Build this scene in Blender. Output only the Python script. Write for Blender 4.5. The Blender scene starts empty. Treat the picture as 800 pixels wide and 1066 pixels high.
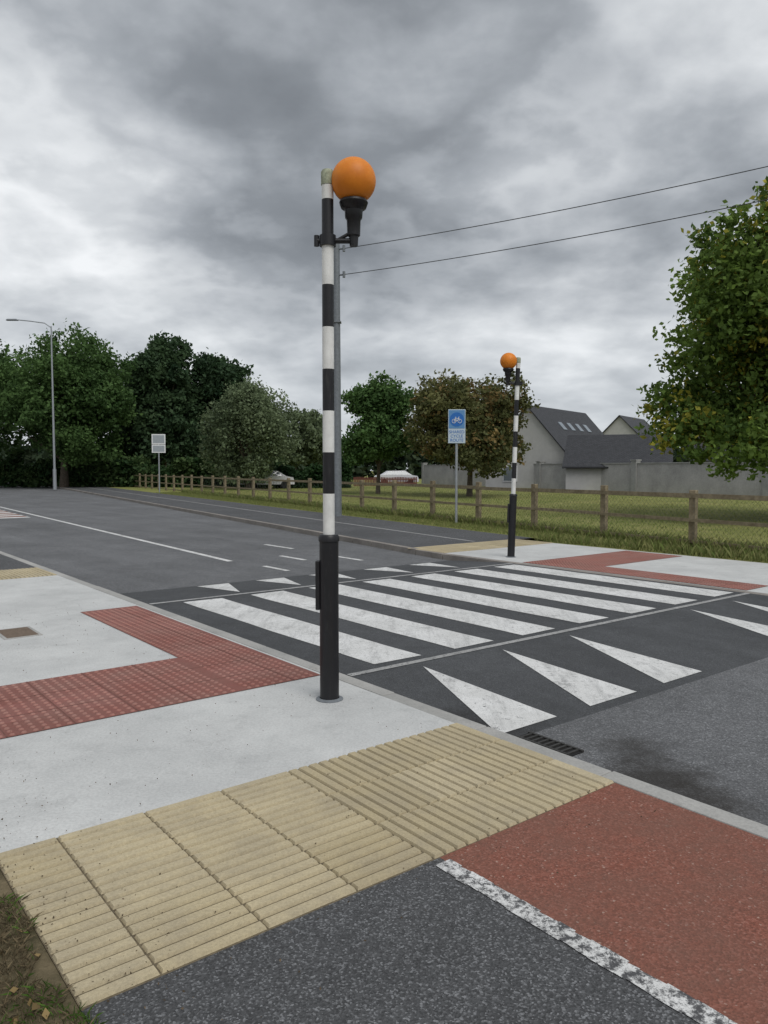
import bpy, bmesh, math, random
import numpy as np
from mathutils import Vector, Matrix
random.seed(7); rng=np.random.default_rng(7)
scn=bpy.context.scene
# ---------------------------------------------------------------- street frame
# s = along the carriageway (away to the left), c = across the carriageway
A=math.radians(38.5)
O=(-0.29,5.89); D=(-math.sin(A),math.cos(A)); C=(math.cos(A),math.sin(A))
def W(s,c,z=0.0): return (O[0]+s*D[0]+c*C[0], O[1]+s*D[1]+c*C[1], z)
ANG=math.atan2(C[1],C[0])   # rotation of the c axis
def cf(s): return 6.4 if s<6 else 6.4+0.165*(s-6)
def cfence(s): return 10.65+0.178*s
RP=[(-1e4,-.09),(-1.6,-.09),(-.15,-.006),(4.15,-.006),(5.6,-.10),(1e4,-.10)]
def zr(s):
    for (a,za),(b,zb) in zip(RP,RP[1:]):
        if s<=b: return za+(zb-za)*(s-a)/(b-a)
    return -.10
# ---------------------------------------------------------------- materials
class NM:
    def __init__(s,name):
        s.m=bpy.data.materials.new(name); s.m.use_nodes=True
        s.nt=s.m.node_tree; s.b=s.nt.nodes['Principled BSDF']; s.out=s.nt.nodes['Material Output']
        s.tc=s.nt.nodes.new('ShaderNodeTexCoord').outputs['Object']
    def n(s,t,**k):
        x=s.nt.nodes.new(t)
        for a,v in k.items(): setattr(x,a,v)
        return x
    def l(s,a,b): s.nt.links.new(a,b)
    def noise(s,scale,detail=4,rough=.6,vec=None,out='Fac'):
        x=s.n('ShaderNodeTexNoise'); x.inputs['Scale'].default_value=scale; x.inputs['Detail'].default_value=detail
        x.inputs['Roughness'].default_value=rough; s.l(vec or s.tc,x.inputs['Vector']); return x.outputs[out]
    def vor(s,scale,out='Distance',vec=None,feature=None):
        x=s.n('ShaderNodeTexVoronoi'); x.inputs['Scale'].default_value=scale
        if feature: x.feature=feature
        s.l(vec or s.tc,x.inputs['Vector']); return x.outputs[out]
    def ramp(s,f,stops):
        x=s.n('ShaderNodeValToRGB'); e=x.color_ramp.elements
        while len(e)<len(stops): e.new(.5)
        for q,(p,c) in zip(e,stops):
            q.position=p; q.color=(c,c,c,1) if not hasattr(c,'__len__') else (*c,1)
        s.l(f,x.inputs[0]); return x.outputs[0]
    def mix(s,f,a,b,mode='MIX'):
        x=s.n('ShaderNodeMix',data_type='RGBA',blend_type=mode)
        for v,i in ((f,0),(a,6),(b,7)):
            if isinstance(v,(int,float)): x.inputs[i].default_value=v
            elif hasattr(v,'__len__'): x.inputs[i].default_value=(*v,1)
            else: s.l(v,x.inputs[i])
        return x.outputs[2]
    def math(s,op,a,b=0.):
        x=s.n('ShaderNodeMath',operation=op)
        for v,i in ((a,0),(b,1)):
            if isinstance(v,(int,float)): x.inputs[i].default_value=v
            else: s.l(v,x.inputs[i])
        return x.outputs[0]
    def near(s,p,r0,r1,amp,sc):
        """0..1 irregular patch mask around point p (radius r0 full .. r1 none)"""
        v=s.n('ShaderNodeVectorMath',operation='DISTANCE'); s.l(s.tc,v.inputs[0]); v.inputs[1].default_value=p
        d=s.math('ADD',v.outputs['Value'],s.math('MULTIPLY',s.math('SUBTRACT',s.noise(sc,5,.7),.5),amp))
        mr=s.n('ShaderNodeMapRange'); s.l(d,mr.inputs[0])
        for i,x in ((1,r0),(2,r1),(3,1),(4,0)): mr.inputs[i].default_value=x
        return mr.outputs[0]
    def col(s,c):
        if hasattr(c,'__len__'): s.b.inputs['Base Color'].default_value=(*c,1)
        else: s.l(c,s.b.inputs['Base Color'])
    def fin(s,rough=.85,bump=None,dist=.003,strength=.6,metal=0,spec=.3):
        s.b.inputs['Roughness'].default_value=rough; s.b.inputs['Metallic'].default_value=metal
        s.b.inputs['Specular IOR Level'].default_value=spec
        if bump is not None:
            x=s.n('ShaderNodeBump'); x.inputs['Distance'].default_value=dist; x.inputs['Strength'].default_value=strength
            s.l(bump,x.inputs['Height']); s.l(x.outputs[0],s.b.inputs['Normal'])
        return s.m
def uvvec(q):
    return q.n('ShaderNodeUVMap').outputs[0]
def mat_asphalt(name,base,speck,sc,amount=.8,bd=.004,stains=(),tint=(.98,1,1.04),patch=(.80,1.18),wheel=0):
    q=NM(name); v=q.vor(sc,'Color'); sep=q.n('ShaderNodeSeparateColor'); q.l(v,sep.inputs[0])
    sp=q.ramp(sep.outputs[0],[(.0,base*.5),(.45,base*.9),(.75,base*1.1),(.92,speck),(1,speck*1.35)])
    c=q.mix(amount,(base,base,base),sp)
    c=q.mix(1,c,q.ramp(q.noise(.45,6,.65),[(.3,patch[0]),(.7,patch[1])]),'MULTIPLY')
    c=q.mix(1,c,q.ramp(q.noise(5,6,.75),[(.3,.84),(.7,1.12)]),'MULTIPLY')
    c=q.mix(q.ramp(q.noise(9,6,.8),[(.62,0),(.78,.4)]),c,(base*1.8,base*1.72,base*1.6))
    if wheel:   # streaks of wear along the traffic direction, from the (s,c) surface coordinates
        mp=q.n('ShaderNodeMapping'); mp.inputs['Scale'].default_value=(.10,1.1,1); q.l(uvvec(q),mp.inputs[0])
        c=q.mix(1,c,q.ramp(q.noise(1.2,5,.6,mp.outputs[0]),[(.32,1-wheel),(.68,1+wheel)]),'MULTIPLY')
    c=q.mix(1,c,tint,'MULTIPLY')
    for p,r0,r1,amp,s_ in stains: c=q.mix(q.math('MULTIPLY',q.near(p,r0,r1,amp,s_),.80),c,(base*.16,base*.135,base*.11))
    q.col(c); hh=q.math('ADD',q.vor(sc),q.noise(sc*.4,3)); return q.fin(.82,hh,bd,.8)
m_path=mat_asphalt('path_asphalt',.076,.17,150,.85,.003)
m_road=mat_asphalt('road_asphalt',.128,.21,110,.7,.0035,stains=[(W(-2.50,.28),.12,.40,.5,5),(W(-2.85,.20),.08,.34,.4,6),(W(-2.15,.60),.0,.28,.5,7)],wheel=.14)
m_table=mat_asphalt('table_asphalt',.068,.10,140,.55,.003,stains=[(W(-1.35,.10),.0,.5,.5,5)],tint=(.96,1,1.06),wheel=.12)
# red surfacing
q=NM('red_surfacing'); v=q.vor(130,'Color'); sep=q.n('ShaderNodeSeparateColor'); q.l(v,sep.inputs[0])
c=q.ramp(sep.outputs[0],[(0,(.14,.055,.038)),(.5,(.205,.074,.050)),(.8,(.245,.092,.064)),(.98,(.28,.125,.095)),(1,(.40,.28,.23))])
c=q.mix(q.ramp(q.noise(1.6,7,.75),[(.40,0),(.70,.8)]),c,(.155,.085,.064))
c=q.mix(q.ramp(q.noise(34,4,.75),[(.66,0),(.73,.55)]),c,(.34,.27,.22))
q.col(c); m_red=q.fin(.85,q.math('ADD',q.vor(130),q.noise(40)),.003,.7)
# concrete
def mat_conc(name,a,b,specks=True):
    q=NM(name); c=q.ramp(q.noise(1.1,7,.7),[(.3,a),(.7,b)])
    c=q.mix(1,c,q.ramp(q.noise(60,4,.85),[(.28,.76),(.58,1.04)]),'MULTIPLY')
    c=q.mix(q.ramp(q.noise(4,6,.75),[(.54,0),(.76,.5)]),c,tuple(x*.64 for x in a))
    if specks:
        for sc,th,lo,hi in ((24,.10,.50,.64),(55,.13,.46,.66)):
            sp=q.math('LESS_THAN',q.vor(sc),th)
            k=q.math('MULTIPLY',sp,q.ramp(q.noise(1.3,4,.7),[(lo,0),(hi,.75)]))
            c=q.mix(k,c,(.12,.105,.08))
    q.col(c); return q.fin(.85,q.noise(120,4,.7),.0015,.5)
m_conc=mat_conc('pale_concrete',(.42,.425,.42),(.57,.575,.565))
m_kerb=mat_conc('kerb_concrete',(.26,.26,.25),(.42,.41,.39),False)
m_kerb2=mat_conc('aged_kerb_concrete',(.17,.155,.14),(.30,.275,.25),False)
m_pipe=mat_conc('rough_concrete',(.26,.26,.25),(.40,.40,.38),False)
def mat_flags(name,ca,cb,size,dirt,uvtile=False):
    q=NM(name); uv=uvvec(q)
    if uvtile: src=uv
    else:
        sn=q.n('ShaderNodeVectorMath',operation='SNAP'); q.l(uv,sn.inputs[0]); sn.inputs[1].default_value=(size,size,size); src=sn.outputs[0]
    wn=q.n('ShaderNodeTexWhiteNoise'); q.l(src,wn.inputs['Vector'])
    c=q.mix(wn.outputs['Value'],ca,cb)
    c=q.mix(q.ramp(q.noise(2.6,7,.75),[(.4,0),(.72,.7)]),c,dirt)
    c=q.mix(1,c,q.ramp(q.noise(80,4,.85),[(.28,.74),(.62,1.08)]),'MULTIPLY')
    q.col(c); return q.fin(.88,q.noise(90,4,.7),.0012,.5)
m_beige=mat_flags('buff_paving',(.39,.325,.20),(.52,.445,.295),.4,(.30,.26,.19),True)
m_rtile=mat_flags('red_blister_paving',(.20,.075,.060),(.25,.103,.087),.4,(.20,.115,.095))
m_rdome=mat_flags('red_blister_tops',(.30,.135,.11),(.36,.17,.14),.4,(.30,.20,.17))
q=NM('paving_joint'); q.col(q.ramp(q.noise(30),[(.3,(.085,.068,.045)),(.7,(.19,.155,.10))])); m_joint=q.fin(.95)
q=NM('paving_joint_red'); q.col(q.ramp(q.noise(30),[(.3,(.12,.05,.04)),(.7,(.19,.09,.075))])); m_jointr=q.fin(.95)
def mat_paint(name,wear,under=.07,white=.72,soft=.09):
    q=NM(name)
    a=q.ramp(q.noise(22,7,.85),[(wear,0),(wear+soft,1)])
    b=q.ramp(q.noise(150,3,.85),[(.32,.2),(.46,1)])
    f=q.math('MULTIPLY',a,b)
    w=q.ramp(q.noise(1.9,6,.75),[(.3,(white*.72,white*.72,white*.70)),(.7,(white,white,white*.99))])
    mp=q.n('ShaderNodeMapping'); mp.inputs['Rotation'].default_value=(0,0,-(A)); mp.inputs['Scale'].default_value=(6,.8,1); q.l(q.tc,mp.inputs[0])
    f=q.math('MULTIPLY',f,q.ramp(q.noise(1.5,6,.75,mp.outputs[0]),[(.30,.62),(.50,1)]))
    f=q.math('MULTIPLY',f,q.ramp(q.noise(3.2,6,.8),[(.30,.45),(.44,1)]))
    q.col(q.mix(f,(under,under,under*1.05),w)); return q.fin(.7,q.noise(120),.002,.6)
m_white=mat_paint('road_paint',.35)
m_grey=mat_paint('faded_line_paint',.38,.07,.40)
m_worn=mat_paint('worn_road_paint',.45)
def mat_grass(name,cols,sc=.6):
    q=NM(name); c=q.ramp(q.noise(sc,7,.75),[(.28,cols[0]),(.5,cols[1]),(.72,cols[2])])
    c=q.mix(1,c,q.ramp(q.noise(14,5,.8),[(.25,.7),(.7,1.2)]),'MULTIPLY')
    q.col(c); return q.fin(.95,q.noise(30,5,.8),.03,.6,spec=.1)
m_grass=mat_grass('grass_ground',[(.13,.155,.045),(.205,.215,.07),(.29,.265,.11)],.35)
m_soil=mat_grass('soil_ground',[(.06,.055,.03),(.12,.10,.06),(.20,.16,.10)],3)
def mat_attr(name,rough=.7,trans=.35):
    q=NM(name); at=q.n('ShaderNodeAttribute',attribute_name='Col')
    q.col(at.outputs['Color']); q.b.inputs['Roughness'].default_value=rough; q.b.inputs['Specular IOR Level'].default_value=.2
    tr=q.n('ShaderNodeBsdfTranslucent'); q.l(at.outputs['Color'],tr.inputs[0])
    mx=q.n('ShaderNodeMixShader'); mx.inputs[0].default_value=trans
    q.l(q.b.outputs[0],mx.inputs[1]); q.l(tr.outputs[0],mx.inputs[2]); q.l(mx.outputs[0],q.out.inputs[0])
    return q.m
m_leaf=mat_attr('leaves'); m_blade=mat_attr('grass_blades',.8,.3)
q=NM('bark'); q.col(q.ramp(q.noise(9,6,.7),[(.3,(.05,.04,.03)),(.7,(.16,.13,.10))])); m_bark=q.fin(.95,q.noise(14,5),.03,1)
q=NM('weathered_timber'); q.col(q.ramp(q.noise(7,6,.75),[(.3,(.12,.095,.06)),(.7,(.30,.25,.165))])); m_wood=q.fin(.9,q.noise(20,5),.006,.8)
def plain(name,col,rough=.5,metal=0,var=.12,sc=12,spec=.4):
    q=NM(name); f=q.noise(sc,5,.7)
    q.col(q.ramp(f,[(.3,tuple(x*(1-var) for x in col)),(.7,tuple(x*(1+var) for x in col))])); return q.fin(rough,q.noise(sc*6),.0006,.4,metal,spec)
def scuffed(name,col,scuff,amt,rough):
    q=NM(name); c=q.ramp(q.noise(5,6,.75),[(.3,tuple(x*.85 for x in col)),(.7,tuple(x*1.15 for x in col))])
    mp=q.n('ShaderNodeMapping'); mp.inputs['Scale'].default_value=(60,60,7); q.l(q.tc,mp.inputs[0])
    c=q.mix(q.ramp(q.noise(1,5,.75,mp.outputs[0]),[(.56,0),(.74,amt)]),c,scuff)
    c=q.mix(q.ramp(q.noise(90,3,.8),[(.66,0),(.72,amt)]),c,scuff)
    q.col(c); return q.fin(rough,q.noise(200),.0004,.4,0,.4)
m_black=scuffed('black_plastic',(.010,.010,.012),(.05,.048,.046),.5,.42)
m_blackp=scuffed('black_band_paint',(.012,.012,.014),(.09,.088,.08),.4,.42)
m_whitep=scuffed('white_band_paint',(.66,.66,.64),(.33,.31,.26),.5,.45)
m_moss=plain('lichen_cap',(.26,.28,.20),.9,0,.45,40)
m_galv=plain('galvanised_steel',(.33,.35,.37),.5,.5,.15)
m_galvd=plain('dull_grey_metal',(.17,.185,.20),.6,.2,.2)
m_wire=plain('wire',(.06,.06,.065),.6,.2)
m_mesh=plain('wire_mesh',(.10,.11,.10),.6,.3)
q=NM('amber_globe'); q.col(q.ramp(q.noise(7,5,.7),[(.3,(.56,.165,.012)),(.7,(.70,.225,.02))])); 
q.b.inputs['Subsurface Weight'].default_value=.12; q.b.inputs['Subsurface Radius'].default_value=(.05,.02,.005); m_amber=q.fin(.5,q.noise(60),.0006,.4,spec=.3)
m_iron=plain('cast_iron',(.05,.048,.045),.6,.5,.3,30)
m_rust=plain('rusty_cover',(.15,.11,.08),.8,.2,.3,30)
m_drain_shade=plain('drain_shade_black',(.008,.008,.008),.9)
m_render=plain('pale_render',(.42,.415,.40),.9,0,.08,2)
q=NM('pebble_dash'); c=q.ramp(q.noise(.8,6,.7),[(.3,(.32,.315,.305)),(.7,(.48,.47,.45))]); q.col(q.mix(1,c,q.ramp(q.noise(12,4,.8),[(.3,.8),(.7,1.1)]),'MULTIPLY')); m_wall=q.fin(.95,q.noise(60),.01,.8)
q=NM('roof_slate'); br=q.n('ShaderNodeTexBrick'); br.inputs['Scale'].default_value=2.2; q.l(uvvec(q),br.inputs['Vector'])
for i,v in ((1,(.036,.038,.043,1)),(2,(.055,.057,.064,1)),(3,(.02,.02,.022,1))): br.inputs[i].default_value=v
br.inputs['Mortar Size'].default_value=.03
q.col(br.outputs[0]); m_slate=q.fin(.6,br.outputs['Fac'],.02,.6)
m_glass=plain('window_glass',(.10,.12,.14),.08,0,.1,2,.9)
m_glasslt=plain('rooflight_glass',(.18,.21,.24),.15,0,.1,2,.9)
m_frame=plain('white_frame',(.7,.7,.7),.5)
m_redp=plain('brown_painted_timber',(.13,.045,.032),.7,0,.3)
m_car=plain('white_car_paint',(.6,.6,.62),.25,0,.03)
m_tyre=plain('tyre',(.015,.015,.015),.8)
m_sblue=plain('sign_blue',(.02,.13,.42),.4,0,.05)
m_spale=plain('sign_pale',(.45,.53,.60),.4,0,.05)
m_swhite=plain('sign_white',(.70,.71,.71),.4,0,.04)
# ---------------------------------------------------------------- mesh helpers
def link(o,parent=None):
    scn.collection.objects.link(o)
    if parent is not None: o.parent=parent
    return o
def empty(name,loc=(0,0,0),rot=0):
    e=bpy.data.objects.new(name,None); e.location=loc; e.rotation_euler=(0,0,rot); e.empty_display_size=.2
    scn.collection.objects.link(e); return e
def mk(name,verts,faces,mat,parent=None,uvs=None,smooth=False):
    me=bpy.data.meshes.new(name); me.from_pydata([tuple(v) for v in verts],[],faces); me.materials.append(mat)
    if uvs is not None:
        uv=me.uv_layers.new(name='UVMap')
        for lp in me.loops: uv.data[lp.index].uv=uvs[lp.vertex_index]
    if smooth: me.polygons.foreach_set('use_smooth',[True]*len(me.polygons))
    me.update(); return link(bpy.data.objects.new(name,me),parent)
class MB:   # mesh builder
    def __init__(s): s.v=[]; s.f=[]; s.uv=[]
    def add(s,vs,fs,uv=None):
        k=len(s.v); s.v+=vs; s.f+=[tuple(i+k for i in f) for f in fs]; s.uv+= uv if uv else [(0,0)]*len(vs)
    def box(s,c,size,rot=0,top=1.0):
        x,y,z=[a/2 for a in size]; ca,sa=math.cos(rot),math.sin(rot); vs=[]
        for dz in (-z,z):
            k=top if dz>0 else 1
            for dx,dy in ((-x,-y),(x,-y),(x,y),(-x,y)):
                vs.append((c[0]+(dx*ca-dy*sa)*k,c[1]+(dx*sa+dy*ca)*k,c[2]+dz))
        s.add(vs,[(3,2,1,0),(4,5,6,7),(0,1,5,4),(1,2,6,5),(2,3,7,6),(3,0,4,7)],[(v[0],v[1]) for v in vs])
    def cyl(s,p0,p1,r0,r1=None,n=16,cap=True):
        r1=r0 if r1 is None else r1; p0=Vector(p0);p1=Vector(p1); d=(p1-p0).normalized()
        a=d.orthogonal().normalized(); b=d.cross(a); vs=[]
        for p,r in ((p0,r0),(p1,r1)):
            for i in range(n):
                t=2*math.pi*i/n; vs.append(tuple(p+(a*math.cos(t)+b*math.sin(t))*r))
        fs=[(i,(i+1)%n,n+(i+1)%n,n+i) for i in range(n)]
        if cap: fs+= [tuple(range(n-1,-1,-1)),tuple(range(n,2*n))]
        s.add(vs,fs)
    def lathe(s,prof,n=24,org=(0,0,0)):
        vs=[];fs=[]
        for r,z in prof:
            for i in range(n):
                t=2*math.pi*i/n; vs.append((org[0]+r*math.cos(t),org[1]+r*math.sin(t),org[2]+z))
        for j in range(len(prof)-1):
            for i in range(n): fs.append((j*n+i,j*n+(i+1)%n,(j+1)*n+(i+1)%n,(j+1)*n+i))
        s.add(vs,fs)
    def obj(s,name,mat,parent=None,smooth=False,bevel=0):
        o=mk(name,s.v,s.f,mat,parent,s.uv,smooth)
        if bevel:
            b=o.modifiers.new('b','BEVEL'); b.width=bevel; b.segments=2
        if smooth:
            e=o.modifiers.new('e','EDGE_SPLIT'); e.split_angle=math.radians(40)
        return o
def ssheets(name,polys,z,mat,parent=None):
    """flat polygons given in (s,c)"""
    b=MB()
    for pts in polys:
        b.add([W(s,c,z(s) if callable(z) else z) for s,c in pts],[tuple(range(len(pts)))],list(pts))
    return b.obj(name,mat,parent)
R=lambda s0,s1,c0,c1:[(s0,c0),(s0,c1),(s1,c1),(s1,c0)]
# ---------------------------------------------------------------- ground + carriageway
mk('ground',[(-700,-700,-.15),(700,-700,-.15),(700,700,-.15),(-700,700,-.15)],[(0,1,2,3)],m_grass)
def strip(b,stations,c0,c1,z):
    vs=[];uv=[]
    for s in stations:
        for c in (c0(s),c1(s)): vs.append(W(s,c,z(s))); uv.append((s,c))
    b.add(vs,[(2*i,2*i+1,2*i+3,2*i+2) for i in range(len(stations)-1)],uv)
z0=lambda s:0.0
b=MB(); strip(b,[-120,-40,-10,-1.6],lambda s:0,cf,zr); strip(b,[5.6,6,10,20,40,80,160,260],lambda s:0,cf,zr); b.obj('road',m_road)
b=MB(); strip(b,[-1.6,-.15,4.15,5.6],lambda s:0,cf,zr); b.obj('raised_crossing_table',m_table)
b=MB(); s=-60
while s<90:
    b.box(W(s+.455,-.06+random.uniform(-.003,.003),-.071+random.uniform(-.002,.002)),(.12,.906,.144),ANG+random.uniform(-.003,.003)); s+=.914
b.obj('kerb',m_kerb,bevel=.008)
b=MB(); s=-60
while s<120:
    c0=cf(s)+.062; c1=cf(s+.91)+.062
    p=W(s,c0); qx=W(s+.91,c1); r=math.atan2(qx[1]-p[1],qx[0]-p[0]); up=.0 if s<6 else .012
    b.box(((p[0]+qx[0])/2,(p[1]+qx[1])/2,-.071+up+random.uniform(-.002,.002)),(.905,.13,.144),r); s+=.914
b.obj('kerb',m_kerb2,bevel=.008)
CN=-2.78
ssheets('footpath',[R(-60,-2.52,CN,-1.34),R(8.4,90,CN,-.125)],0,m_path)
ssheets('cycle_path',[R(-60,-2.52,-1.34,-.125)],0,m_red)
ssheets('pavement',[R(-1.36,7.3,CN-3,-.125)],0,m_conc)
# worn path line with ragged edges
b=MB(); s=-2.56
while s>-9:
    s2=s-random.uniform(.04,.10); a0=random.uniform(-.006,.010); a1=random.uniform(-.006,.010)
    b.add([W(s,-1.405+a0,.004),W(s,-1.318-a1,.004),W(s2,-1.318-a1*.4,.004),W(s2,-1.405+a0*.4,.004)],[(0,1,2,3)])
    s=s2
b.obj('path_line',m_worn)
KF=.128
ssheets('pavement',[R(-1.36,5.9,cf(0)+KF,9.75)],0,m_conc)
b=MB(); strip(b,[7.0,10,20,40,80,160],lambda s:cf(s)+KF+.01,lambda s:cf(s)+3.8,z0)
strip(b,[-80,-2.5],lambda s:cf(s)+KF,lambda s:9.75,z0); b.obj('footpath',m_path)
b=MB(); strip(b,[7.2,10,20,40,80,160],lambda s:cf(s)+2.0,lambda s:cf(s)+2.10,lambda s:.004); b.obj('path_line',m_grey)
b=MB(); strip(b,[-300,-2.5],lambda s:9.75,lambda s:260,lambda s:-.004)
strip(b,[-2.5,5.9],lambda s:9.75,lambda s:260,lambda s:-.004)
strip(b,[5.9,7.0],lambda s:9.75+(s-5.9)*.62,lambda s:260,lambda s:-.004)
strip(b,[7.0,10,20,40,80,160,400],lambda s:cf(s)+3.8,lambda s:260,lambda s:-.004); b.obj('grass_field',m_grass)
ssheets('grass_verge',[R(-60,-1.36,-40,CN-.0),R(7.3,160,-40,CN),R(-1.36,7.3,-40,CN-3)],-.004,m_soil)

def blisters(rects,name):
    par=empty(name)
    ssheets('flags',[R(*r) for r in rects],.005,m_rtile,par)
    b=MB(); n=8; P=.0667
    for s0,s1,c0,c1 in rects:
        for i in range(int((s1-s0)/P)):
            for j in range(int((c1-c0)/P)):
                s=s0+(i+.5)*P; c=c0+(j+.5)*P; vs=[]
                for r,z in ((.0180,.005),(.013,.011)):
                    for k in range(n):
                        t=k*2*math.pi/n; vs.append(W(s+r*math.cos(t),c+r*math.sin(t),z))
                b.add(vs,[(k,n+k,n+(k+1)%n,(k+1)%n) for k in range(n)]+[tuple(range(2*n-1,n-1,-1))],[(s,c)]*(2*n))
    b.obj('blisters',m_rdome,par)
    jl=[]
    for s0,s1,c0,c1 in rects:
        s=s0+.4
        while s<s1-.05: jl.append(R(s-.004,s+.004,c0,c1)); s+=.4
        c=c0+.4
        while c<c1-.05: jl.append(R(s0,s1,c-.004,c+.004)); c+=.4
    a=[p for p in jl if abs(p[0][0]-p[2][0])<.02]; c_=[p for p in jl if abs(p[0][0]-p[2][0])>=.02]
    ssheets('joints',a,.0062,m_jointr,par); ssheets('joints',c_,.0068,m_jointr,par)
blisters([(.12,3.98,-.80,-.16),(.12,1.33,-5.2,-.80)],'blister_paving')
blisters([(.10,3.98,6.56,7.20),(2.78,3.98,7.20,9.6)],'blister_paving')
def ribs(name,s0,s1,c0,c1,split):
    """ladder bars (across) on the foot side, tramline bars (along) on the cycle side"""
    par=empty(name); ssheets('bedding',[R(s0,s1,c0,c1)],0,m_joint,par)
    b=MB(); T=(s1-s0)/3; P=T/6
    def bar(sa,sb,ca,cb,tile,m):
        z1=.012+tile; z0_=.0005; e=.005
        vs=[W(sa,ca,z0_),W(sb,ca,z0_),W(sb,cb,z0_),W(sa,cb,z0_),W(sa+e,ca+e,z1),W(sb-e,ca+e,z1),W(sb-e,cb-e,z1),W(sa+e,cb-e,z1)]
        b.add(vs,[(4,7,6,5),(0,4,5,1),(1,5,6,2),(2,6,7,3),(3,7,4,0)],[m]*8)
    for i in range(3):
        sa=s0+i*T
        c=split
        while c>c0+.02:
            ca=max(c-T,c0); tl=random.uniform(-.0015,.0015); m=(random.random(),random.random())
            for k in range(6): bar(sa+k*P+.0085,sa+(k+1)*P-.0085,ca+.0035,c-.0035,tl,m)
            c-=T
        c=split
        while c<c1-.02:
            cb=min(c+T,c1); nb=max(1,round((cb-c)/P)); pp=(cb-c)/nb; tl=random.uniform(-.0015,.0015); m=(random.random(),random.random())
            for k in range(nb): bar(sa+.0035,sa+T-.0035,c+k*pp+.006,c+(k+1)*pp-.006,tl,m)
            c+=T
    b.obj('ribbed_flags',m_beige,par)
ribs('ribbed_paving',-2.52,-1.36,CN,-.125,-1.37)
ribs('ribbed_paving',7.3,8.4,CN,-.125,-1.37)
ribs('ribbed_paving',5.9,7.0,6.53,9.75,8.3)
ribs('ribbed_paving',-2.5,-1.36,6.53,9.75,8.3)
zp=lambda s:zr(s)+.004
par=empty('zebra_crossing')
def rag(s0,s1,c0,c1):   # slightly uneven hand-laid edges
    j=lambda:random.uniform(-.014,.014); n=9
    return [(s0+j(),c0+j()*.6)]+[(s0+j()*.5,c1+j()*.6)]+[(s0+(s1-s0)*k/n,c1+j()*.6) for k in range(1,n)]+[(s1+j(),c1+j()*.5),(s1+j(),c0+j()*.5)]+[(s0+(s1-s0)*k/n,c0+j()*.6) for k in range(n-1,0,-1)]
ssheets('stripes',[rag(.13,3.9,.38+.9*k,.38+.9*k+.50) for k in range(7)],zp,m_white,par)
ssheets('edge_lines',[R(-.04,.03,.02,6.38),R(4.0,4.07,.02,6.38)],zp,m_grey,par)
tri=[]
for k in (.68,1.62,2.56,4.75,5.7): tri.append([(-.16,k-.03),(-1.5,k-.57),(-1.5,k)])
for k in (1.8,2.75,3.7,4.8,5.8): tri.append([(4.2,k-.5),(5.5,k-.5),(5.5,k)])
ssheets('ramp_arrows',tri,zp,m_white,par)
def cline(s): return 3.1+.056*(s-7.77)
ZU=lambda s:-.096
b=MB()
strip(b,[8.0,20,40,80,160],lambda s:cline(s)-.06,lambda s:cline(s)+.06,ZU)
for a,bb,c in ((6.2,7.0,3.25),(7.3,8.2,4.3),(6.6,7.6,5.1),(9.2,10.4,5.2)): strip(b,[a,bb],lambda s:c-.05,lambda s:c+.05,ZU)
strip(b,[-60,-4],lambda s:3.2,lambda s:3.3,lambda s:-.086)
for k in range(6): strip(b,[24+k*1.2,24.6+k*1.2],lambda s:.5,lambda s:cline(s)-.4,ZU)
b.obj('road_line',m_white)
b=MB(); strip(b,[24.6,33],lambda s:.5,lambda s:cline(s)-.4,lambda s:-.0975); b.obj('red_road_surface',m_red)
par=empty('drain_grate',W(-1.80,.17,-.088),ANG)
b=MB(); b.box((0,0,-.0),(.26,.42,.006)); b.obj('shade_plate',m_drain_shade,par)  # flat plate; the shade below the bars is painted as its near-black colour
b=MB()
for k in range(9): b.box((0,-.18+k*.045,.006),(.22,.016,.010))
b.box((-.12,0,.006),(.018,.42,.013)); b.box((.12,0,.006),(.018,.42,.013)); b.box((0,0,.006),(.018,.40,.014)); b.obj('bars',m_iron,par)
par=empty('manhole_cover',W(3.25,-1.62,.003),ANG)
b=MB(); b.box((0,0,0),(.34,.5,.006)); b.obj('frame',m_kerb,par); b=MB(); b.box((0,0,.002),(.28,.44,.007)); b.obj('lid',m_rust,par)

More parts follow.
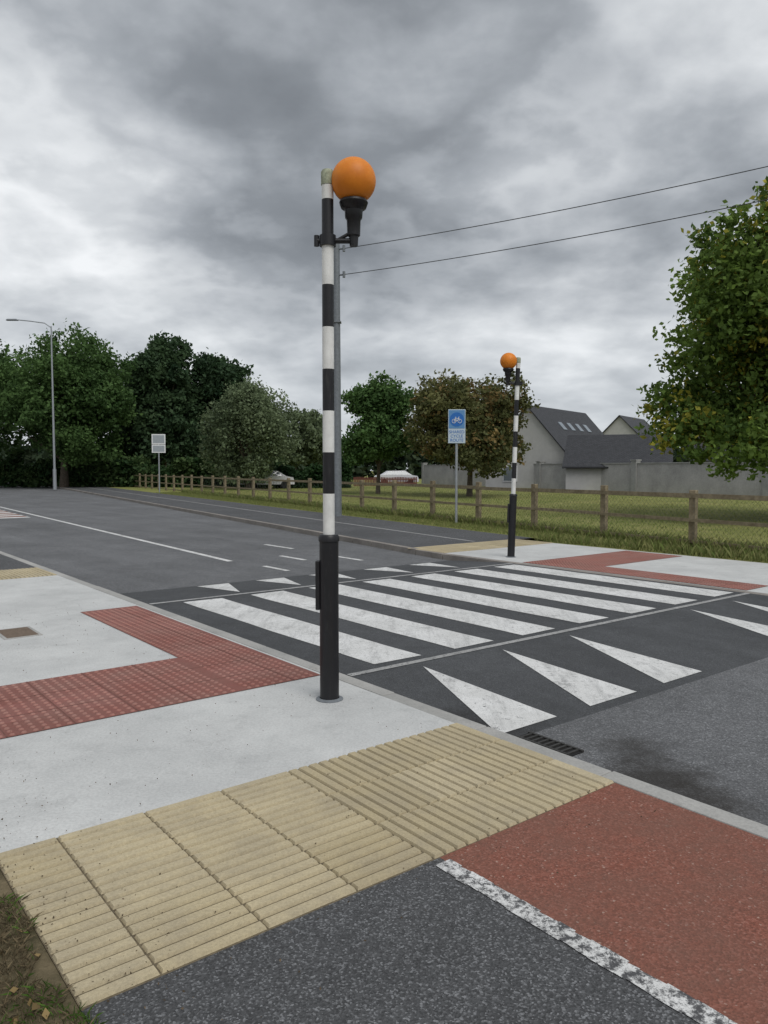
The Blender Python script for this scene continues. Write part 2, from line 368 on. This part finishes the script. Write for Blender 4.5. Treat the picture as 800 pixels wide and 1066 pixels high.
# ---------------------------------------------------------------- belisha beacons
def beacon(loc,side,rot,lean=(0,0)):
    e=empty('belisha_beacon',loc,rot); e.rotation_euler=(lean[0],lean[1],rot)
    b=MB(); b.lathe([(.0,.0),(.095,0),(.095,.006),(.085,.010),(.070,.014)],24); b.obj('base_flange',m_galvd,e,True)
    b=MB(); b.lathe([(.066,.0),(.066,1.10),(.072,1.105),(.072,1.135),(.062,1.15),(.04,1.152)],28); b.obj('sleeve',m_black,e,True)
    b=MB(); b.box((-.078,0,.80),(.03,.06,.34)); b.obj('control_box',m_black,e,bevel=.006)
    zt=1.15; h=.282; top=3.50; k=0; bw=MB(); bb=MB()
    while zt<top-.02:
        z1=min(zt+h,top)
        (bw if k%2==0 else bb).lathe([(.04,zt),(.04,z1)],24); zt=z1; k+=1
    bw.obj('white_bands',m_whitep,e,True); bb.obj('black_bands',m_blackp,e,True)
    b=MB(); b.lathe([(.04,3.50),(.044,3.502),(.044,3.585),(.035,3.60),(0,3.602)],20); b.obj('cap',m_moss,e,True)
    x=side*.175
    b=MB(); b.lathe([(.041,3.10),(.056,3.10),(.056,3.17),(.041,3.17)],24); b.cyl((-side*.07,0,3.135),(x,0,3.135),.018)
    b.cyl((-side*.075,0,3.10),(-side*.075,0,3.17),.018); b.cyl((side*.04,0,3.125),(x,0,3.2),.012)
    b.lathe([(.0,3.10),(.028,3.10),(.032,3.16),(.044,3.17),(.047,3.27),(.058,3.285),(.062,3.335),(.085,3.35),(.098,3.385),(.092,3.40),(.0,3.40)],24,(x,0,0))
    b.obj('bracket_and_lampholder',m_black,e,True)
    b=MB(); n=20; r=.15; zc=3.53
    b.lathe([(r*math.sin(math.pi*i/n)+1e-5,zc-r*math.cos(math.pi*i/n)) for i in range(n+1)],36,(x,0,0)); b.obj('amber_globe',m_amber,e,True)
    return e
beacon(W(-.43,-.456),1,0)
beacon(W(4.66,7.03),-1,0,(0,math.radians(1.6)))
# ---------------------------------------------------------------- fence
e=empty('timber_post_and_rail_fence'); bp=MB(); br_=MB(); bm=MB()
ss=[-21.15+2.47*i for i in range(42)]
for i,s in enumerate(ss):
    hgt=1.2+random.uniform(-.03,.03); p=W(s,cfence(s),hgt/2-.05)
    bp.box(p,(.12,.14,hgt+.1),ANG+random.uniform(-.05,.05))
    if i<len(ss)-1:
        a=Vector(W(s,cfence(s)-.085,0)); d=Vector(W(ss[i+1],cfence(ss[i+1])-.085,0)); r=math.atan2(d.y-a.y,d.x-a.x); m=(a+d)/2; L=(d-a).length
        for z,hh in ((1.06,.09),(.56,.07),(.12,.06)):
            br_.box((m.x,m.y,z+random.uniform(-.012,.012)),(L*.998,.038,hh),r)
        u=(d-a)/L; off=Vector((-u.y,u.x,0))*(-.03); st_=.11 if s<20 else .4
        w=.0018 if s<20 else .003; k=-1.0
        while k<L and s<40:
            for sg in (0,1):
                x0,x1=(k,k+1.0) if sg==0 else (k+1.0,k); za,zb=.02,1.02
                t0=0;t1=1; dx=x1-x0
                for lim,lo in ((0,True),(L,False)):
                    if dx>0:
                        if lo: t0=max(t0,(0-x0)/dx)
                        else: t1=min(t1,(L-x0)/dx)
                    else:
                        if lo: t1=min(t1,(0-x0)/dx)
                        else: t0=max(t0,(L-x0)/dx)
                if t1<=t0: continue
                P0=a+off+u*(x0+dx*t0); P1=a+off+u*(x0+dx*t1)
                P0.z=za+(zb-za)*t0; P1.z=za+(zb-za)*t1
                bm.cyl(P0,P1,w,w,3,False)
            k+=st_
bp.obj('posts',m_wood,e,bevel=.01); br_.obj('rails',m_wood,e); bm.obj('wire_mesh',m_mesh,e)
# ---------------------------------------------------------------- poles, lamp, wires
def tube(b,pts,r,n=6):
    for p,q_ in zip(pts,pts[1:]): b.cyl(p,q_,r,r,n,False)
P1=(-1.58,26,0); P2=(14,17,0)
for P in (P1,P2):
    e=empty('utility_pole',P); b=MB(); b.cyl((0,0,0),(0,0,9.1),.15,.105,18); b.obj('shaft',m_galvd,e,True)
    b=MB(); b.cyl((.0,0,8.9),(.25,-.1,8.9),.03); b.cyl((0,0,8.05),(.25,-.1,8.05),.03); b.cyl((.25,-.1,8.8),(.25,-.1,9.0),.045); b.cyl((.25,-.1,7.95),(.25,-.1,8.15),.045); b.box((0,0,6.5),(.3,.3,.04)); b.obj('wire_brackets',m_galvd,e)
b=MB()
for za,zb,sg in ((8.9,9.5,.22),(8.05,8.7,.22)):
    pts=[]
    for i in range(25):
        t=i/24; pts.append((P1[0]+.25+(P2[0]-P1[0])*t,P1[1]-.1+(P2[1]-P1[1])*t,za+(zb-za)*t-sg*4*t*(1-t)))
    tube(b,pts,.012)
b.obj('overhead_wires',m_wire)
e=empty('street_lamp',(-25.7,60,0)); b=MB(); b.cyl((0,0,0),(0,0,1.6),.14,.13); b.cyl((0,0,1.6),(0,0,12.6),.09,.05); tube(b,[(0,0,12.5),(-.5,0,12.85),(-1.6,0,13.0),(-2.6,0,13.1)],.04,8); b.obj('column',m_galv,e,True)
b=MB(); b.box((-3.0,0,13.1),(.9,.3,.12),0,.8); b.obj('lantern',m_galvd,e,bevel=.02)
e=empty('cycle_route_sign',(2.12,22.5,0),-.05); b=MB(); b.cyl((0,0,0),(0,0,3.3),.038); b.obj('post',m_galv,e,True)
def slab(b,x0,x1,z0_,z1,y0,y1): b.box(((x0+x1)/2,(y0+y1)/2,(z0_+z1)/2),(x1-x0,y1-y0,z1-z0_))
b=MB(); slab(b,-.25,.25,2.35,3.33,-.06,-.045); b.obj('plate',m_spale,e,bevel=.01)
b=MB(); slab(b,-.23,.23,2.78,3.31,-.065,-.0605); b.obj('blue_panel',plain('panel_blue',(.10,.24,.45),.4,0,.05),e)
b=MB(); b.cyl((0,-.0655,3.04),(0,-.070,3.04),.205,.205,32); b.obj('blue_disc',m_sblue,e)
b=MB()
for cx in (-.085,.085):
    pts=[(cx+.055*math.cos(t*math.pi/8),-.073,2.99+.055*math.sin(t*math.pi/8)) for t in range(17)]; tube(b,pts,.007)
tube(b,[(-.085,-.073,2.99),(-.045,-.073,3.07),(.05,-.073,3.07),(.0,-.073,2.99),(-.045,-.073,3.07)],.007); tube(b,[(.085,-.073,2.99),(.045,-.073,3.1),(.075,-.073,3.11)],.007)
tube(b,[(-.0,-.073,2.99),(-.085,-.073,2.99)],.007); tube(b,[(-.055,-.073,3.10),(-.02,-.073,3.10)],.009); b.obj('bicycle_symbol',m_swhite,e)
for i,t in enumerate(('SHARED','CYCLE','ROUTE')):
    cu=bpy.data.curves.new('lettering','FONT'); cu.body=t; cu.size=.12; cu.align_x='CENTER'; cu.extrude=.001
    cu.materials.append(m_sblue); o=bpy.data.objects.new('lettering',cu); o.location=(0,-.063,2.64-.12*i); o.rotation_euler=(math.pi/2,0,0); link(o,e)
e=empty('traffic_sign',(-15.2,52,0),.1); b=MB(); b.cyl((-.0,0,0),(0,0,3.9),.045); b.obj('post',m_galv,e,True)
b=MB(); slab(b,-.45,.45,2.7,3.25,-.06,-.04); slab(b,-.45,.45,3.28,3.95,-.06,-.04); b.obj('plates',m_swhite,e)
b=MB(); slab(b,-.38,.38,3.35,3.88,-.066,-.061); slab(b,-.38,.38,2.77,3.18,-.066,-.061); b.obj('panels',plain('sign_grey',(.30,.33,.35),.5),e)

# ---------------------------------------------------------------- foliage
def quadmesh(name,V,cols,parent,mat):
    n=len(V); me=bpy.data.meshes.new(name); me.vertices.add(4*n); me.vertices.foreach_set('co',V.reshape(-1))
    me.loops.add(4*n); me.loops.foreach_set('vertex_index',np.arange(4*n,dtype=np.int32))
    me.polygons.add(n); me.polygons.foreach_set('loop_start',np.arange(0,4*n,4,dtype=np.int32)); me.polygons.foreach_set('loop_total',np.full(n,4,dtype=np.int32))
    me.update(calc_edges=True)
    at=me.color_attributes.new('Col','FLOAT_COLOR','POINT'); cc=np.ones((n,4,4)); cc[:,:,:3]=cols[:,None,:]; at.data.foreach_set('color',cc.reshape(-1))
    me.materials.append(mat); return link(bpy.data.objects.new(name,me),parent)
def leafmesh(name,pos,size,cols,parent,mat,up=.0,aspect=1.4):
    n=len(pos); d=rng.normal(size=(n,3)); d[:,2]=d[:,2]*.8+up; d/=np.linalg.norm(d,axis=1)[:,None]
    r=rng.normal(size=(n,3)); w=np.cross(d,r); w/=np.linalg.norm(w,axis=1)[:,None]
    sz=size*(.55+.9*rng.random(n))[:,None]; nn=np.cross(d,w)
    V=np.empty((n,4,3)); V[:,0]=pos-d*sz*.5*aspect; V[:,1]=pos+w*sz*.45+nn*sz*.1; V[:,2]=pos+d*sz*.5*aspect; V[:,3]=pos-w*sz*.45+nn*sz*.1
    return quadmesh(name,V,cols,parent,mat)
def tree(name,x,y,trunk_h,zc,rx,rz,cols,nlobes=26,nleaf=16000,leaf=.2,trunk_r=.18,lobe=.38,extra=(),droop=0,seed=1,ry=None,accent=None,taper=0.,zmin=.5):
    g=np.random.default_rng(seed); e=empty(name,(x,y,0)); ry=ry or rx
    L=[]
    for i in range(nlobes):
        v=g.normal(size=3); v/=np.linalg.norm(v); v*= .40+.42*g.random()
        v[:2]*= (1.0-taper*(v[2]+.3))
        lr=lobe*(.55+.8*g.random())
        L.append((v[0]*rx,v[1]*ry,zc+v[2]*rz,lr*rx,lr*min(rz,rx*1.1)*.85))
    L+= [tuple(q_) for q_ in extra]
    L=np.array(L); wt=L[:,3]**2; wt/=wt.sum(); K=20
    idx=g.choice(len(L),nleaf,p=wt); v=g.normal(size=(nleaf,3)); v/=np.linalg.norm(v,axis=1)[:,None]
    rad=np.clip(g.normal(.80,.22,nleaf),.1,1.2)[:,None]
    sub=g.normal(size=(len(L)*K,3)); sub/=np.linalg.norm(sub,axis=1)[:,None]; sub*=(.75+.4*g.random((len(L)*K,1)))
    ci=idx*K+g.integers(0,K,nleaf); mixv=sub[ci]+g.normal(size=(nleaf,3))*.19
    use=g.random(nleaf)<.74; off=np.where(use[:,None],mixv,v*rad)
    pos=L[idx,:3]+off*np.stack([L[idx,3],L[idx,3],L[idx,4]],1)
    if droop: pos[:,2]-=droop*g.random(nleaf)**2
    keep=pos[:,2]>zmin; pos=pos[keep]; idx=idx[keep]; ci=ci[keep]
    c=np.array(cols); lt=g.random(len(L))[idx]*.45+g.random(len(L)*K)[ci]*.45+g.random(len(idx))*.3-.1
    lt=np.clip(lt,0,1)[:,None]; col=c[0]*(1-lt)+c[1]*lt
    if accent is not None:
        pk=(g.random(len(L)*K)[ci]<accent[1])&(g.random(len(idx))<.8); col[pk]=np.array(accent[0])*(.7+.6*g.random((pk.sum(),1)))
    col*=(.75+.5*g.random((len(col),1)))
    leafmesh('foliage',pos,leaf,col,e,m_leaf,up=-.3 if droop else .1)
    b=MB(); b.cyl((0,0,-.05),(0.05,0,trunk_h),trunk_r*1.25,trunk_r*.85,10); b.cyl((.05,0,trunk_h),(.1,.05,zc+.3*rz),trunk_r*.85,trunk_r*.35,8)
    for q_ in L:
        zz=trunk_h+random.random()*max(.1,(min(q_[2],zc+.2*rz)-trunk_h))*.6; m=(q_[0]*.45,q_[1]*.45,(zz+q_[2])/2+.1)
        b.cyl((.06,0,zz),m,trunk_r*.38,trunk_r*.24,6,False); b.cyl(m,(q_[0],q_[1],q_[2]),trunk_r*.24,trunk_r*.06,5,False)
    b.obj('trunk_and_limbs',m_bark,e,True); return e
G1=[(.034,.074,.022),(.11,.19,.058)]; GD=[(.024,.052,.026),(.075,.125,.054)]; GW=[(.09,.125,.068),(.20,.25,.135)]
GB=[(.060,.075,.028),(.17,.17,.068)]; GM=[(.045,.095,.028),(.12,.21,.065)]; GR=[(.046,.090,.020),(.20,.295,.065)]
tree('broadleaf_tree',13.5,24,2.2,5.35,5.3,4.5,GR,42,110000,.126,.22,.31,extra=[(-3.8,-1,5.9,1.1,1.0),(-4.2,.3,3.3,1.2,.9),(-2.8,-1.5,8.2,1.2,1.0),(-4.0,-1,2.5,1.0,.7),(-3.4,0,4.6,1.2,.9),(-3.1,-2,2.2,1.1,.7),(-3.7,-1.2,7.2,.9,.7),(-2.3,-2.5,6.2,1.2,1.0),(-2.0,-1.5,9.3,.9,.7),(-3.3,-.8,8.7,.8,.6)],seed=3,accent=((.34,.32,.05),.16),zmin=1.2)
tree('broadleaf_tree',5.0,45,1.5,4.5,3.9,3.7,GB,34,42000,.16,.16,.33,seed=5,accent=((.21,.15,.06),.26),zmin=1.1)
tree('broadleaf_tree',-.4,50,1.4,4.5,2.5,3.5,GM,26,26000,.16,.13,.36,seed=8,taper=.35,zmin=1.2)
tree('willow_tree',-10.6,60,1.4,4.9,4.3,4.2,GW,40,36000,.16,.2,.27,droop=1.5,seed=9)
tree('broadleaf_tree',-21.5,75,2,8.2,4.8,7.6,GD,40,36000,.28,.3,.30,seed=11,taper=.4)
tree('broadleaf_tree',-16.5,77,2,6.8,4.6,5.8,GD,28,24000,.28,.25,.33,seed=12,taper=.2)
tree('broadleaf_tree',-24.5,80,2,6.5,4.6,6.4,GD,28,20000,.30,.25,.32,seed=16,taper=.2)
tree('broadleaf_tree',-28.3,68,2,7.3,7.0,6.0,G1,56,62000,.22,.35,.26,seed=14)
tree('broadleaf_tree',-39,72,2,8,6,6.2,G1,36,20000,.30,.35,.32,seed=15)
tree('broadleaf_tree',-8,85,2,5.0,4.5,3.8,GW,20,12000,.28,.25,.36,seed=17)
def hedge(name,x0,y0,x1,y1,w,h,cols,n,leaf,seed):
    g=np.random.default_rng(seed); e=empty(name); t=g.random(n); q_=g.random((n,2))
    L=math.hypot(x1-x0,y1-y0); ux,uy=(x1-x0)/L,(y1-y0)/L
    hh=h*(.8+.2*np.sin(t*L*.9+seed)+.12*np.sin(t*L*2.7)); z=hh*(1-q_[:,0]**2.2); o=(q_[:,1]-.5)*w
    pos=np.stack([x0+(x1-x0)*t-uy*o,y0+(y1-y0)*t+ux*o,z],1)+g.normal(size=(n,3))*.12; pos[:,2]=np.abs(pos[:,2])
    c=np.array(cols); cl=(np.sin(pos[:,0]*1.7)+np.sin(pos[:,2]*3+pos[:,0]*.6))*.2+.4; k=np.clip(cl+g.normal(size=n)*.25,0,1)[:,None]
    leafmesh('foliage',pos,leaf,c[0]*(1-k)+c[1]*k,e,m_leaf); b=MB()
    for i in range(int(L/1.5)+1): b.cyl((x0+ux*i*1.5,y0+uy*i*1.5,0),(x0+ux*i*1.5,y0+uy*i*1.5,h*.8),.06,.03,6)
    b.obj('stems',m_bark,e)
hedge('hedge',-8.8,64,-3.0,66,1.6,2.1,[(.012,.035,.012),(.035,.075,.025)],12000,.2,3)
hedge('hedge',-34,72,-9,66,3,2.4,[(.025,.06,.02),(.09,.14,.05)],24000,.26,4)
hedge('hedge',-46,70,-34,72,3,3.0,[(.025,.06,.02),(.09,.14,.05)],8000,.3,9)
hedge('distant_tree_line',-90,130,110,130,10,6.0,[(.035,.06,.035),(.08,.11,.06)],24000,1.0,5)
hedge('distant_tree_line',-70,40,-120,130,10,8.0,[(.015,.03,.014),(.05,.075,.035)],8000,1.2,6)
hedge('distant_tree_line',110,130,110,-20,10,8.0,[(.015,.03,.014),(.05,.075,.035)],8000,1.2,7)
def blades(name,pos,h,cols,wd,lean=.5):
    n=len(pos); a=rng.random(n)*2*math.pi; hh=h*(.4+.9*rng.random(n)); ln=lean*hh*rng.random(n); b_=rng.random(n)*2*math.pi
    V=np.empty((n,4,3)); w=np.stack([np.cos(a),np.sin(a),0*a],1)*wd
    mid=pos+np.stack([np.cos(b_)*ln*.35,np.sin(b_)*ln*.35,hh*.6],1); tip=pos+np.stack([np.cos(b_)*ln,np.sin(b_)*ln,hh],1)
    V[:,0]=pos-w; V[:,1]=pos+w; V[:,2]=mid+w*.7; V[:,3]=tip
    return quadmesh(name,V,cols,None,m_blade)
def scpos(s,c): return np.stack([O[0]+s*D[0]+c*C[0],O[1]+s*D[1]+c*C[1],np.zeros_like(s)],1)
n=12000; s=rng.uniform(-3.2,-1.66,n); c=CN-.03-rng.random(n)**1.2*.9+.035*np.sin(s*9)+.02*np.sin(s*31); k=rng.random((n,1))
dry=np.array([.21,.165,.10]); grn=np.array([.09,.17,.03])
cl=(np.sin(s*7)+np.sin(c*11+s*3))[:,None]*.25+.22+np.clip((-2.30-s)*1.5,0,.8)[:,None]
isg=(rng.random((n,1))<cl)
blades('roadside_grass',scpos(s,c),.024,np.where(isg,grn,dry)*(.35+k),.0012,1.8)
n=1600; s=rng.uniform(-3.0,4.5,n); edge=rng.random(n)<.6
c=np.where(edge,CN+rng.random(n)**2*.35,rng.uniform(-2.7,-.2,n)); p=scpos(s,c); p[:,2]=.013
leafmesh('leaf_litter_and_grit',p,.006,np.array([.12,.09,.06])*(.5+rng.random((n,1))),None,m_blade)
n=28; s=rng.uniform(-2.6,-1.7,n); c=CN-.03-rng.random(n)*.25; p=scpos(s,c); p[:,2]=.018
leafmesh('fallen_leaves',p,.024,np.array([.28,.20,.09])*(.5+rng.random((n,1))),None,m_blade)
g1=np.array([.14,.20,.05]); g2=np.array([.27,.26,.11])
n=60000; s=rng.uniform(-6,45,n); lo=np.where(s<6.5,9.78,6.4+.165*(s-6)+3.8); hi=cfence(s)+.5
c=lo+(hi-lo)*rng.random(n); tall=(np.abs(c-cfence(s))<.3)|((c-lo<.35)&(s<6.5)); k=rng.random((n,1))
blades('verge_grass',scpos(s,c),np.where(tall,.20,.06),(g1*(1-k)+g2*k)*(.65+.55*rng.random((n,1))),.006,.8)
n=60000; s=rng.uniform(-12,50,n); c=cfence(s)+.4+rng.random(n)**1.5*22; k=np.clip(rng.random((n,1))*.6+.4*(np.sin(s*.5)+np.sin(c*.7))[:,None]*.5+.2,0,1)
blades('meadow_grass',scpos(s,c),.055,(g1*1.1*(1-k)+np.array([.31,.29,.12])*k)*(.7+.5*rng.random((n,1))),.010,1.0)
# ---------------------------------------------------------------- lane, wall, houses
wl=[(-2,92),(4.4,84),(13,64),(23,46),(34,27),(44,8)]
vs=[]
for i,(x,y) in enumerate(wl): vs+= [(x-1.0,y-.6,.004),(x-6,y-3.2,.004)]
mk('lane',vs,[(2*i,2*i+1,2*i+3,2*i+2) for i in range(len(wl)-1)],m_path)
b=MB()
for (x,y),(x2,y2) in zip(wl,wl[1:]):
    r=math.atan2(y2-y,x2-x); b.box(((x+x2)/2-6.1,(y+y2)/2-3.25,.06),(math.hypot(x2-x,y2-y),.14,.12),r)
b.obj('kerb',m_kerb2)
e=empty('garden_wall'); b=MB(); bc=MB(); bpil=MB()
for (x,y),(x2,y2) in zip(wl[1:],wl[2:]):
    r=math.atan2(y2-y,x2-x); L=math.hypot(x2-x,y2-y); b.box(((x+x2)/2,(y+y2)/2,.99),(L,.22,1.98),r); bc.box(((x+x2)/2,(y+y2)/2,2.02),(L,.32,.08),r)
    nn=int(L/7)
    for k in range(nn+1):
        t=k/max(nn,1); bpil.box((x+(x2-x)*t,y+(y2-y)*t,1.10),(.45,.45,2.20),r); bpil.box((x+(x2-x)*t,y+(y2-y)*t,2.24),(.55,.55,.08),r)
b.obj('wall_panels',m_wall,e); bc.obj('coping',m_pipe,e); bpil.obj('piers',m_pipe,e)
def house(name,x,y,rot,L,Wd,eave,ridge,skylights=0,wins=(),chimney=True):
    """ridge along local +x from 0..L, gable at x=0"""
    e=empty(name,(x,y,0),rot); h=Wd/2
    vs=[(0,-h,0),(0,h,0),(0,h,eave),(0,0,ridge-.12),(0,-h,eave),(L,-h,0),(L,h,0),(L,h,eave),(L,0,ridge-.12),(L,-h,eave)]
    mk('walls',vs,[(0,4,3,2,1),(5,6,7,8,9),(0,5,9,4),(1,2,7,6)],m_render,e)
    sl=math.hypot(h,ridge-eave); ov=.35; k=ov/sl; dz=(ridge-eave)*k
    for sg,nm in ((-1,'roof_front'),(1,'roof_back')):
        y1=sg*(h+h*k); z1=eave-dz
        v=[(-.25,0,ridge),(L+.25,0,ridge),(L+.25,y1,z1),(-.25,y1,z1)]; v+=[(a,b_,c_-.14) for a,b_,c_ in v]
        mk(nm,v,[(0,1,2,3),(7,6,5,4),(0,4,5,1),(1,5,6,2),(2,6,7,3),(3,7,4,0)],m_slate,e,[(0,0),(L,0),(L,sl),(0,sl)]*2)
    for i in range(skylights):
        t=.30; xc=L*(.3+.45*i/max(1,skylights-1)); v=[]
        for tt,xx in ((t,xc-.36),(t,xc+.36),(t+.15,xc+.36),(t+.15,xc-.36)): v.append(Vector((xx,-h*tt,ridge-(ridge-eave)*tt)))
        nrm=Vector((0,-(ridge-eave)/sl,h/sl))
        mk('rooflight',[p+nrm*.06 for p in v]+[p-nrm*.02 for p in v],[(0,1,2,3),(0,4,5,1),(1,5,6,2),(2,6,7,3),(3,7,4,0)],m_glasslt,e)
    for (face,u,z,w,hh) in wins:
        b=MB(); c=MB()
        if face=='g': b.box((-.02,u,z),(.08,w+.16,hh+.16)); c.box((-.05,u,z),(.06,w,hh))
        else: b.box((u,-h-.02,z),(w+.16,.08,hh+.16)); c.box((u,-h-.05,z),(w,.06,hh))
        b.obj('window_frame',m_frame,e); c.obj('window',m_glass,e)
    if chimney: 
        b=MB(); b.box((L*.97-.4,0,ridge+.1),(.6,.9,1.3)); b.obj('chimney',m_render,e)
    b=MB(); b.cyl((0,-h-.42,eave-dz-.08),(L,-h-.42,eave-dz-.08),.06,n=8); b.obj('gutter',m_black,e)
house('bungalow_house',12.1,65,math.atan2(10,7.6),12.0,8.0,2.5,7.0,4,[('g',1.6,1.2,1.2,1.2),('f',9,1.4,1.6,1.2)],False)
house('garage_building',14.9,61.5,-.35,7.4,6,2.0,4.3,0,[],False)
house('detached_house',29.3,96,math.atan2(10,7),10,6.6,5.0,8.3,0,[('g',0,3.2,1.2,1.2)],False)
house('detached_house',35,88,-.35,10,7,2.8,6.6,0,[('f',3,1.3,1.6,1.2)],True)
e=empty('timber_picket_fence'); b=MB()
for i in range(40): b.box((-2.8+i*.15,72+i*.01,.42),(.11,.03,.84+.06*math.sin(i*.5)))
b.box((.1,72.2,.25),(6.0,.05,.1)); b.box((.1,72.2,.65),(6.0,.05,.1)); b.obj('pickets',m_redp,e)
def car(x,y,rot,mat):
    e=empty('parked_car',(x,y,0),rot)
    prof=[(-2.1,.35),(-2.1,.85),(-1.95,.98),(-1.5,1.02),(-.85,1.42),(.75,1.45),(1.45,1.02),(2.0,.92),(2.12,.6),(2.1,.35)]
    vs=[];n=len(prof)
    for w in (-.85,.85):
        for px,pz in prof: vs.append((px,w*(.84 if pz>1.3 else 1),pz))
    mk('body',vs,[tuple(range(n-1,-1,-1)),tuple(range(n,2*n))]+[(i,(i+1)%n,n+(i+1)%n,n+i) for i in range(n)],mat,e)
    wn=[(-1.35,1.04),(-.82,1.36),(.72,1.39),(1.25,1.04)]
    for sg in (-1,1): mk('side_windows',[(a,sg*(.862 if z<1.2 else .735),z) for a,z in wn],[(0,1,2,3)],m_glass,e)
    b=MB()
    for wx in (-1.3,1.3):
        for wy in (-.78,.78): b.cyl((wx,wy-.1,.32),(wx,wy+.1,.32),.32,n=20)
    b.obj('wheels',m_tyre,e)
car(1.2,76,.15,m_car); car(-9.6,63.2,.3,m_car)
# ---------------------------------------------------------------- world, sun, camera
w=bpy.data.worlds.new('World'); scn.world=w; w.use_nodes=True; nt=w.node_tree; bg=nt.nodes['Background']; wo=nt.nodes['World Output']
def mth(op,a,b=0.,c=None):
    x=nt.nodes.new('ShaderNodeMath'); x.operation=op
    for v,i in ((a,0),(b,1),(c,2)):
        if v is None: continue
        if isinstance(v,(int,float)): x.inputs[i].default_value=v
        else: nt.links.new(v,x.inputs[i])
    return x.outputs[0]
tc=nt.nodes.new('ShaderNodeTexCoord').outputs['Generated']; sp=nt.nodes.new('ShaderNodeSeparateXYZ'); nt.links.new(tc,sp.inputs[0])
zz=mth('ADD',mth('MAXIMUM',sp.outputs[2],0),.30)
cb=nt.nodes.new('ShaderNodeCombineXYZ'); nt.links.new(mth('DIVIDE',sp.outputs[0],zz),cb.inputs[0]); nt.links.new(mth('DIVIDE',sp.outputs[1],zz),cb.inputs[1])
def wnoise(sc,det,rough,loc=(0,0,0),dist=0.,scale=(1,1,1)):
    mp=nt.nodes.new('ShaderNodeMapping'); mp.inputs['Location'].default_value=loc; mp.inputs['Scale'].default_value=scale; nt.links.new(cb.outputs[0],mp.inputs[0])
    x=nt.nodes.new('ShaderNodeTexNoise'); x.inputs['Scale'].default_value=sc; x.inputs['Detail'].default_value=det; x.inputs['Roughness'].default_value=rough; x.inputs['Distortion'].default_value=dist
    nt.links.new(mp.outputs[0],x.inputs[0]); return x.outputs[0]
n1=wnoise(1.9,8,.48,(3.4,1.3,0),.15,(.85,1,1)); n2=wnoise(5.2,7,.50,(7,2,0),.1)
def blobmask(v,lo,hi,amp,src):
    dot=nt.nodes.new('ShaderNodeVectorMath'); dot.operation='DOT_PRODUCT'; nt.links.new(tc,dot.inputs[0]); dot.inputs[1].default_value=Vector(v).normalized()
    bl=mth('ADD',dot.outputs['Value'],mth('MULTIPLY',mth('SUBTRACT',src,.5),amp))
    mr=nt.nodes.new('ShaderNodeMapRange'); mr.interpolation_type='SMOOTHSTEP'; nt.links.new(bl,mr.inputs[0]); mr.inputs[1].default_value=lo; mr.inputs[2].default_value=hi; return mr.outputs[0]
dark=blobmask((-.10,.86,.52),.94,.972,.16,n2)       # heavy cloud overhead
bright=blobmask((-.45,.86,.30),.945,1.0,.10,n1)       # thinner cloud to the left
val=mth('ADD',mth('MULTIPLY',n1,.60),mth('MULTIPLY',n2,.40))
val=mth('ADD',mth('MULTIPLY',mth('SUBTRACT',val,.5),1.05),.542)
val=mth('SUBTRACT',val,mth('MULTIPLY',dark,.145)); val=mth('ADD',val,mth('MULTIPLY',bright,.06))
rp=nt.nodes.new('ShaderNodeValToRGB'); nt.links.new(val,rp.inputs[0]); e=rp.color_ramp.elements
stops=[(.24,(.17,.185,.205)),(.38,(.25,.27,.295)),(.46,(.36,.385,.415)),(.54,(.50,.525,.555)),(.61,(.64,.665,.69)),(.72,(.88,.90,.92))]
while len(e)<len(stops): e.new(.5)
for q_,(p,c) in zip(e,stops): q_.position=p; q_.color=(*c,1)
hz=nt.nodes.new('ShaderNodeMapRange'); nt.links.new(sp.outputs[2],hz.inputs[0]); hz.inputs[1].default_value=.0; hz.inputs[2].default_value=.22; hz.inputs[3].default_value=.65; hz.inputs[4].default_value=0
mx=nt.nodes.new('ShaderNodeMix'); mx.data_type='RGBA'; nt.links.new(hz.outputs[0],mx.inputs[0]); nt.links.new(rp.outputs[0],mx.inputs[6]); mx.inputs[7].default_value=(.62,.66,.70,1)
SE,SR=52,150
sky=nt.nodes.new('ShaderNodeTexSky'); sky.sky_type='NISHITA'; sky.sun_disc=False; sky.sun_elevation=math.radians(SE); sky.sun_rotation=math.radians(SR)
nt.links.new(sky.outputs[0],bg.inputs[0]); bg.inputs[1].default_value=.06
bg2=nt.nodes.new('ShaderNodeBackground'); nt.links.new(mx.outputs[2],bg2.inputs[0]); bg2.inputs[1].default_value=1.08
ms=nt.nodes.new('ShaderNodeMixShader'); ms.inputs[0].default_value=.94; nt.links.new(bg.outputs[0],ms.inputs[1]); nt.links.new(bg2.outputs[0],ms.inputs[2]); nt.links.new(ms.outputs[0],wo.inputs[0])
sl=bpy.data.lights.new('sun','SUN'); sl.energy=1.5; sl.angle=math.radians(35); sl.color=(1,.98,.95); so=bpy.data.objects.new('sun',sl); scn.collection.objects.link(so)
sl.energy=1.9
a=math.radians(SR); d=Vector((math.sin(a)*math.cos(math.radians(SE)),math.cos(a)*math.cos(math.radians(SE)),math.sin(math.radians(SE))))
so.rotation_euler=(-d).to_track_quat('-Z','Y').to_euler()
cam=bpy.data.cameras.new('camera'); co=bpy.data.objects.new('camera',cam); scn.collection.objects.link(co); scn.camera=co
co.location=(0,0,1.6); co.rotation_euler=(math.radians(90-3.2),0,0); cam.sensor_fit='HORIZONTAL'; cam.sensor_width=36; cam.lens=36.0; cam.clip_end=3000; cam.clip_start=.05
scn.view_settings.view_transform='Standard'
print('READY')
